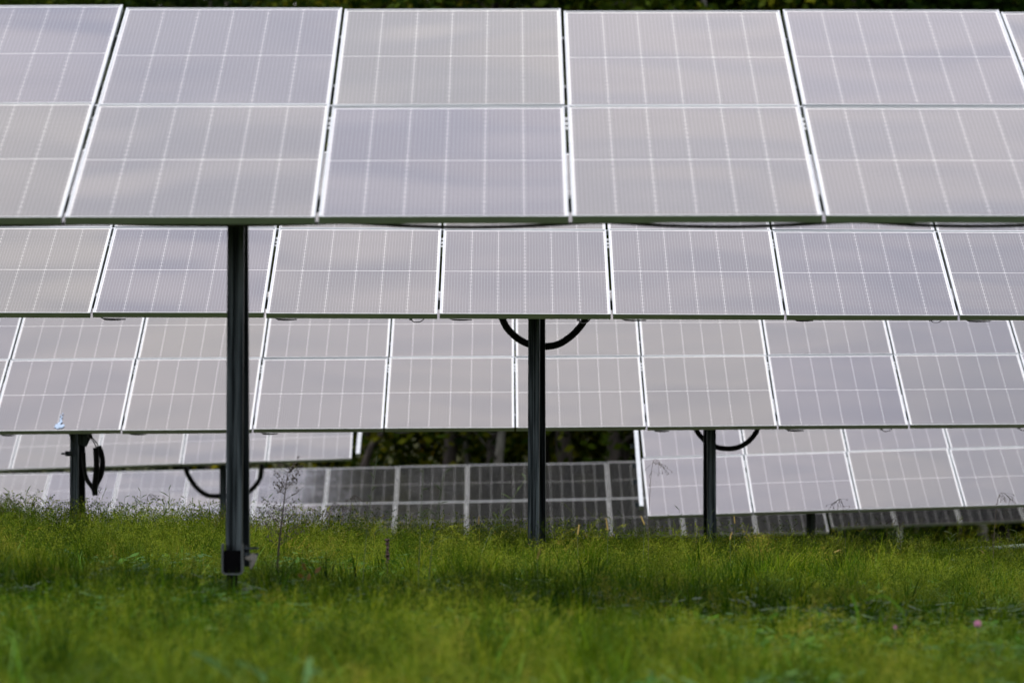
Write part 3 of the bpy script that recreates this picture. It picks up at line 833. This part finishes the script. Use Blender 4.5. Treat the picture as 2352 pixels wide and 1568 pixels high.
def scatter(name, coll, nsrc, P, scl, label, cat, seed):
    rg = np.random.default_rng(seed); n = len(P)
    me = bpy.data.meshes.new(name); me.from_pydata(P.tolist(), [], [])
    rot = np.stack([rg.normal(0, .10, n), rg.normal(0, .10, n), rg.uniform(0, 6.283, n)], -1)
    a = me.attributes.new('rot', 'FLOAT_VECTOR', 'POINT'); a.data.foreach_set('vector', rot.astype(np.float32).ravel())
    a = me.attributes.new('scl', 'FLOAT', 'POINT'); a.data.foreach_set('value', scl.astype(np.float32))
    a = me.attributes.new('idx', 'INT', 'POINT'); a.data.foreach_set('value', rg.integers(0, nsrc, n).astype(np.int32))
    o = put(name, me)
    g = bpy.data.node_groups.new(name + '_scatter', 'GeometryNodeTree')
    g.interface.new_socket('Geometry', in_out='INPUT', socket_type='NodeSocketGeometry')
    g.interface.new_socket('Geometry', in_out='OUTPUT', socket_type='NodeSocketGeometry')
    gi = g.nodes.new('NodeGroupInput'); go = g.nodes.new('NodeGroupOutput')
    ip = g.nodes.new('GeometryNodeInstanceOnPoints'); ci = g.nodes.new('GeometryNodeCollectionInfo')
    ci.inputs['Collection'].default_value = coll; ci.inputs['Separate Children'].default_value = True; ci.inputs['Reset Children'].default_value = True
    def na(nm, dt):
        q = g.nodes.new('GeometryNodeInputNamedAttribute'); q.data_type = dt; q.inputs['Name'].default_value = nm; return q.outputs['Attribute']
    l = g.links.new
    l(gi.outputs[0], ip.inputs['Points']); l(ci.outputs[0], ip.inputs['Instance']); ip.inputs['Pick Instance'].default_value = True
    l(na('idx', 'INT'), ip.inputs['Instance Index']); l(na('rot', 'FLOAT_VECTOR'), ip.inputs['Rotation']); l(na('scl', 'FLOAT'), ip.inputs['Scale'])
    l(ip.outputs[0], go.inputs[0])
    md = o.modifiers.new('scatter', 'NODES'); md.node_group = g
    tag(o, label, cat, kind='stuff')
    return o

def vnoise(x, y, s, seed):
    """smooth value noise 0..1"""
    x = x / s; y = y / s
    xi = np.floor(x).astype(int); yi = np.floor(y).astype(int); fx = x - xi; fy = y - yi
    h = lambda a, b: (np.sin(a * 127.1 + b * 311.7 + seed * 74.7) * 43758.5453) % 1.0
    fx = fx*fx*(3-2*fx); fy = fy*fy*(3-2*fy)
    return (h(xi, yi)*(1-fx) + h(xi+1, yi)*fx)*(1-fy) + (h(xi, yi+1)*(1-fx) + h(xi+1, yi+1)*fx)*fy

def field(n_per, y0, y1, margin, rg):
    area = (0.084 * (y0 + y1) + 2 * margin) * (y1 - y0)
    n = int(area * n_per * 1.25)
    y = rg.uniform(y0, y1, n); half = 0.084 * y + margin
    hm = 0.084 * y1 + margin
    x = rg.uniform(-hm, hm, n)
    k = np.abs(x) < half
    return x[k], y[k]

def pts_of(x, y): return np.stack([x, y, ground_z(x, y)], -1)

# short leafy grass
x, y = field(44, 14.0, 53, 1.6, nrg)
k = nrg.random(len(x)) < 0.30 + 1.2 * vnoise(x, y, 0.30, 1)
x, y = x[k], y[k]
hgt = 0.32 + 0.70 * vnoise(x, y, 0.40, 2) + 0.40 * vnoise(x, y, 1.6, 12) + nrg.normal(0, .16, len(x))
scatter('grass', src_collection('grass_tufts', [tuft_leaf(100 + i) for i in range(8)]), 8, pts_of(x, y), np.clip(hgt, .30, 1.7), 'short green grass covering the field below the tables', 'grass', 5)
# flowering grass
x, y = field(24, 14.0, 56, 1.6, nrg)
dens = 0.35 + 0.9 * vnoise(x, y, 2.1, 3); dens *= np.where((y > 27.5) & (y < 33), .45, 1.0) * np.where((y > 24.0) & (y < 30) & (x > .4), .30, 1.0)
k = nrg.random(len(x)) < dens
x, y = x[k], y[k]
hgt = 0.45 + 0.75 * vnoise(x, y, 0.6, 4) + nrg.normal(0, .15, len(x)) + np.where((y > 38) & (y < 47), .45, 0) * np.clip(.6 - x * .15, 0, 1.2)
scatter('flowering_grass', src_collection('panicle_tufts', [tuft_panicle(200 + i) for i in range(7)]), 7, pts_of(x, y), np.clip(hgt, .45, 1.6), 'feathery yellow green flowering grass over the whole field', 'grass', 6)
# broadleaf ground cover, thick in the shade of the first table
x, y = field(42, 14.5, 46, 1.3, nrg)
dens = np.clip(1.6 * vnoise(x, y, 1.5, 6) - .75, 0, 1) * .6 + np.where((y > 25.5) & (y < 33.5), .45, 0) * vnoise(x, y, .8, 7) + np.where((y > 23.8) & (y < 30) & (x > .3 + .5 * vnoise(y, x, 1.1, 9)), .75, 0)
k = nrg.random(len(x)) < dens
x, y = x[k], y[k]
scatter('clover_cover', src_collection('broad_tufts', [tuft_broad(300 + i) for i in range(5)]), 5, pts_of(x, y), nrg.uniform(.7, 1.25, len(x)), 'dark green clover and broad leaved ground cover among grass', 'ground cover', 7)
# coarse wide-bladed tufts
x, y = field(18, 14.5, 48, 1.3, nrg)
scatter('coarse_grass', src_collection('wide_tufts', [tuft_wide(400 + i) for i in range(6)]), 6, pts_of(x, y), nrg.uniform(.7, 1.25, len(x)), 'coarse wide bladed grass standing here and there in the field', 'grass', 8)
# tall wispy grass, mostly along the brow of the hill
x, y = field(11, 15.0, 52, 1.5, nrg)
k = nrg.random(len(x)) < np.where((y > 36) & (y < 50), .95, .30)
x, y = x[k], y[k]
scatter('tall_grass', src_collection('wisp_tufts', [tuft_wisp(600 + i) for i in range(7)]), 7, pts_of(x, y), nrg.uniform(.65, 1.15, len(x)), 'tall thin wispy grass blades along the brow of the field', 'grass', 10)
# rough growth on the far slope
x, y = field(9, 53, 119, 2.0, nrg)
scatter('slope_grass', src_collection('slope_tufts', [tuft_leaf(500 + i, n=40, hmin=.15, hmax=.4, wd=.008, rad=.2) for i in range(4)]), 4, pts_of(x, y), nrg.uniform(.7, 1.3, len(x)), 'rough green grass on the slope between the far tables', 'grass', 9)

# ------------------------------------------------------------------ single weeds and stalks
def rooted(fx, fy, d):
    """top point of a plant and its foot on the ground"""
    top_ = pix(fx, fy, d); return top_, Vector((top_.x, top_.y, float(ground_z(top_.x, top_.y))))

def digitate_stalk(fx, fy, d, label, lean=0.0, fingers=5, fl=0.075, seed=0, mat=None, sz=1.0):
    top_, foot_ = rooted(fx, fy, d); foot_ = foot_ + Vector((-lean, 0, 0)); foot_.z = float(ground_z(foot_.x, foot_.y))
    rg = random.Random(seed); b = foot_
    o = empty('grass_stalk', b); tag(o, label, 'grass stalk', 'single grass stalks above the field')
    T = top_ - b
    mb = MB(); P = spline([Vector((0, 0, -.03)), T * .5 + Vector((-lean * .12, 0, .01)), T], 10)
    mb.tube(P, [.0018 * sz - .0001 * i for i in range(10)], 5); mb.build('stem', mat or M_STALK, o, smooth=True)
    dr = (P[-1] - P[-4]).normalized()
    for k in range(fingers):
        t_ = 9 - k * .8 - rg.uniform(0, .5); q = P[int(t_)].lerp(P[min(9, int(t_) + 1)], t_ % 1)
        a = (-1 if (k + seed) % 2 else 1) * rg.uniform(.25, 1.2); l = fl * rg.uniform(.45, 1.15)
        e = q + Vector((math.sin(a) * l, rg.uniform(-.4, .4) * l, math.cos(a) * l * .75))
        m = q.lerp(e, .5) + Vector((0, 0, l * .06))
        m2 = MB(); m2.tube([q, q.lerp(m, .4), m, e], [.0007, .0016 * sz, .0030 * sz, .0009], 5); m2.build('seed_spike', mat or M_STALK, o)
    for k in range(2):
        q = P[2 + 2 * k]; a = rg.choice((-1, 1)); m3 = MB(); rgb = random.Random(seed + k)
        L_ = rg.uniform(.1, .2)
        m3.ribbon(spline([q, q + Vector((a * L_ * .35, .01, L_ * .5)), q + Vector((a * L_ * .8, .02, L_ * .55))], 6), [.003, .006, .0065, .005, .003, .0006], (0.2, 1, .4)); m3.build('leaf', M_WIDE, o)
    return o
DS = 'green grass stalk with spreading finger-like seed spikes above the grass'
for i, (fx, fy, d, ln, fg, fl) in enumerate(((287, 1138, 41.5, .03, 5, .08), (322, 1124, 42, -.02, 6, .07), (387, 1119, 41, -.06, 6, .08), (425, 1144, 43, -.04, 5, .08), (489, 1166, 42, -.02, 4, .07),
        (19, 1126, 40, .04, 6, .09), (619, 1135, 41, .10, 4, .06), (1560, 1168, 43, -.03, 6, .075), (60, 1130, 39.5, .02, 5, .09), (1209, 1097, 36, .36, 5, .09), (1630, 1180, 43.5, -.05, 5, .09), (1925, 1215, 46, .02, 5, .08), (2050, 1222, 46, -.02, 4, .08), (2185, 1222, 46, .03, 4, .08), (1790, 1210, 45, .02, 4, .09), (2335, 1220, 45, .03, 4, .09))):
    digitate_stalk(fx, fy, d, DS, ln, fg, fl, 40 + i)
for i, (fx, fy, d, ln) in enumerate(((866, 1045, 31.5, .09), (972, 1078, 31, .03), (1020, 1086, 31.2, .10))):
    digitate_stalk(fx, fy, d, 'tall green stalk with short leafy tip rising before dark panels', ln, 5, .055, 70 + i, sz=1.4)

def panicle_stalk(fx, fy, d, droop, seed):
    top_, b = rooted(fx, fy, d); rg = random.Random(seed)
    o = empty('seed_stalk', b); tag(o, 'thin stalk with nodding dry brown seed head above the grass', 'grass stalk', 'nodding dry seed stalks')
    T = top_ - b
    P = spline([Vector((-droop * .8, 0, -.03)), T * .55 + Vector((-droop * .7, 0, 0)), T + Vector((-droop * .2, 0, 0.0)), T + Vector((droop, 0, -abs(droop) * .5))], 16)
    mb = MB(); mb.tube(P, .0012, 4); mb.build('stem', M_SEEDDRY, o)
    mb = MB()
    for k in range(26):
        q = P[rg.randint(8, 15)]; e = q + Vector((rg.gauss(0, .03) + droop * .3, rg.gauss(0, .02), -abs(rg.gauss(.02, .02))))
        mb.tube([q, e], .0006, 3)
        mb.tube([e, e + Vector((rg.gauss(0, .003), 0, -.006)), e + Vector((rg.gauss(0, .005), 0, -.013))], [.0005, .0022, .0004], 4)
    mb.build('seed_head', M_SEEDDRY, o)
for i, (fx, fy, d, dr) in enumerate(((813, 1141, 41.5, .05), (768, 1157, 41.5, .06), (345, 1136, 42, .05), (1503, 1062, 37.5, .05), (2300, 1136, 39, .07), (1930, 1150, 43, -.05), (745, 1172, 42, .03), (2285, 1225, 44, .03), (2060, 1190, 43, -.04))):
    panicle_stalk(fx, fy, d, dr, 90 + i)

def foxtail(fx, fy, d, tilt, ln, seed):
    top_, b = rooted(fx, fy, d); rg = random.Random(seed)
    o = empty('foxtail', b); tag(o, 'yellow brown bristly foxtail head on a thin stem in the grass', 'foxtail', 'foxtail heads among the grass')
    T = top_ - b; d_ = Vector((math.sin(tilt), 0, math.cos(tilt))); q0 = T - d_ * ln
    mb = MB(); mb.tube(spline([Vector((0, 0, -.03)), q0 * .5, q0], 8), .0014, 4); mb.build('stem', M_STALK, o)
    mb = MB(); mb.tube([q0, q0 + d_ * ln * .2, q0 + d_ * ln * .7, T], [.002, .0045, .004, .001], 6)
    for k in range(90):
        q = q0 + d_ * ln * rg.random(); v = Vector((rg.gauss(0, 1), rg.gauss(0, 1), rg.gauss(0, 1))); v = (v - d_ * v.dot(d_)).normalized() * .7 + d_ * .7
        e = q + v * .011; mb.ribbon([q, e], [.0009, .0003], v.orthogonal())
    mb.build('seed_head', M_FOX, o)
for i, (fx, fy, d, tl, ln) in enumerate(((1686, 1183, 41, -.1, .055), (1472, 1184, 37, -.4, .06), (1100, 1186, 42.5, .05, .055), (1330, 1205, 36, .15, .06), (1392, 1190, 35, -.15, .075), (1240, 1262, 31, .3, .05), (1680, 1222, 39, .2, .05), (2085, 1250, 44, 0, .04), (2250, 1262, 43, -.9, .05), (1930, 1262, 41, 1.2, .05))):
    foxtail(fx, fy, d, tl, ln, 120 + i)

# dead branching weed beside the first pile
top_, b = rooted(660, 1082, 33.2)
wd = empty('dead_weed', b); tag(wd, 'dark dead weed with branching seed clusters beside the bracketed pile', 'weed')
pth = [b * 0 + Vector((-.055, 0, -.05))] + [pix(x_, y_, 33.2) - b for x_, y_ in ((637, 1310), (641, 1250), (648, 1190), (655, 1130), (661, 1085))]
P = spline(pth, 24); mb = MB(); mb.tube(P, [.0085 - .0003 * i for i in range(24)], 6); mb.build('stem', M_DEAD, wd, smooth=True)
rg = random.Random(77)
for k in range(40):
    i = rg.randint(9, 23); q = P[i]; sgn = -1 if k % 2 else 1
    l = rg.uniform(.05, .15) * (1.25 - .5 * (i - 11) / 12)
    e = q + Vector((sgn * l * rg.uniform(.4, .9), rg.gauss(0, .03), l * rg.uniform(.35, .9)))
    mb = MB(); mb.tube([q, q.lerp(e, .5) + Vector((0, 0, -.008)), e], [.0014, .0010, .0006], 4)
    for _ in range(9):
        c = q.lerp(e, rg.uniform(.35, 1.05)) + Vector((rg.gauss(0, .008), rg.gauss(0, .008), rg.gauss(0, .008))); r_ = rg.uniform(.0025, .0055)
        mb.tube([c + Vector((0, 0, -r_)), c, c + Vector((0, 0, r_))], [r_ * .2, r_, r_ * .2], 5)
    mb.build('seed_branch', M_DEAD, wd)
# dark red dock spike
top_, b = rooted(890, 1238, 34.5)
o = empty('dock_spike', b); tag(o, 'dark red brown dock seed spike standing in the grass', 'weed')
T = top_ - b; mb = MB(); mb.tube([Vector((0, 0, -.03)), T * .6, T * .75], .003, 5); mb.build('stem', M_DEAD, o)
mb = MB(); rg = random.Random(5)
for k in range(70):
    c = T * rg.uniform(.62, 1.0) + Vector((rg.gauss(0, .0045), rg.gauss(0, .005), 0)); r_ = rg.uniform(.005, .009)
    mb.tube([c + Vector((0, 0, -r_)), c, c + Vector((0, 0, r_))], [r_ * .2, r_, r_ * .2], 5)
mb.build('seed_head', M_RED, o)
# clover flowers
for fx, fy, d, r_, lb in ((2246, 1432, 23.5, .014, 'large pink clover flower in the grass'), (2056, 1440, 23.8, .007, 'small pink clover bud in the grass')):
    top_, b = rooted(fx, fy, d); o = empty('clover_flower', b); tag(o, lb, 'flower')
    T = top_ - b; mb = MB(); mb.tube([Vector((0, 0, -.02)), T * .5, T], .0018, 5); mb.build('stem', M_STALK, o)
    mb = MB(); rg = random.Random(9)
    for k in range(60):
        v = Vector((rg.gauss(0, 1), rg.gauss(0, 1), rg.gauss(.5, .8))).normalized()
        mb.tube([T, T + v * r_ * .6, T + v * r_], [.0006, r_ * .14, r_ * .06], 4)
    mb.build('petals', M_PINK, o)
# pale broad blades close to the camera
def broad_blade(pts, d, wd_, label, mat):
    P = [pix(x_, y_, d) for x_, y_ in pts]
    b = Vector((P[-1].x, P[-1].y, float(ground_z(P[-1].x, P[-1].y))))
    Q = spline([p - b for p in P] + [Vector((0, 0, -.03))], 14)
    o = empty('broad_blade', b); tag(o, label, 'grass blade', 'broad pale blades in the near grass')
    mb = MB()
    for i, q in enumerate(Q):
        s = i / 13; wq = wd_ * (math.sin(math.pi * min(1, s * 1.15 + .10)) ** .6 if s < .78 else .7)
        t = (Q[min(i + 1, 13)] - Q[max(i - 1, 0)]).normalized(); sd_ = t.cross(Vector((0, 1, 0.5))).normalized()
        mb.v += [tuple(q - sd_ * wq * .5), tuple(q + Vector((0, .003, -.002))), tuple(q + sd_ * wq * .5)]
    for i in range(13):
        a = i * 3; mb.f += [(a, a+1, a+4, a+3), (a+1, a+2, a+5, a+4)]; mb.m += [0, 0]
    mb.build('leaf', mat, o, smooth=True)
BL = 'broad pale grass blade arching over the near grass'
broad_blade(((440, 1497), (480, 1512), (520, 1545), (550, 1590)), 18.2, .021, BL, M_BLUELEAF)
broad_blade(((545, 1518), (590, 1540), (612, 1580)), 18.0, .019, BL, M_BLUELEAF)
broad_blade(((712, 1508), (708, 1540), (700, 1580)), 17.8, .020, BL, M_BLUELEAF)
broad_blade(((740, 1548), (722, 1535), (705, 1560), (700, 1590)), 17.9, .018, BL, M_BLUELEAF)
broad_blade(((620, 1540), (650, 1550), (664, 1580)), 17.9, .024, BL, M_WIDE)
broad_blade(((1985, 1378), (2030, 1368), (2065, 1395), (2078, 1430)), 24.5, .011, BL, M_WIDE)
broad_blade(((1955, 1362), (1968, 1400), (1972, 1440)), 24.5, .011, BL, M_WIDE)
# rust coloured leaves by the dead weed
for i, (fx, fy) in enumerate(((698, 1300), (730, 1308), (691, 1322), (709, 1325))):
    p = pix(fx - 0, fy, 31.5); r2_ = random.Random(i)
    o = empty('rusty_leaf', Vector((p.x, p.y, float(ground_z(p.x, p.y))))); tag(o, 'small rust orange leaf on a weed stem in the shaded grass', 'leaf', 'rust orange leaves in the shade')
    q = p - o.location; mb = MB(); az = r2_.uniform(0, 6)
    u = Vector((math.cos(az), .3, math.sin(az))).normalized(); s_ = u.cross(Vector((0, 1, .2))).normalized()
    mb.ribbon([q - u * .022, q - u * .008, q + u * .01, q + u * .024], [.003, .022, .018, .002], s_); mb.build('leaf_blade', M_RUST, o)
    mb = MB(); mb.tube([Vector((0, 0, -.02)), q * .5, q - u * .02], .0013, 4); mb.build('stem', M_STALK, o)
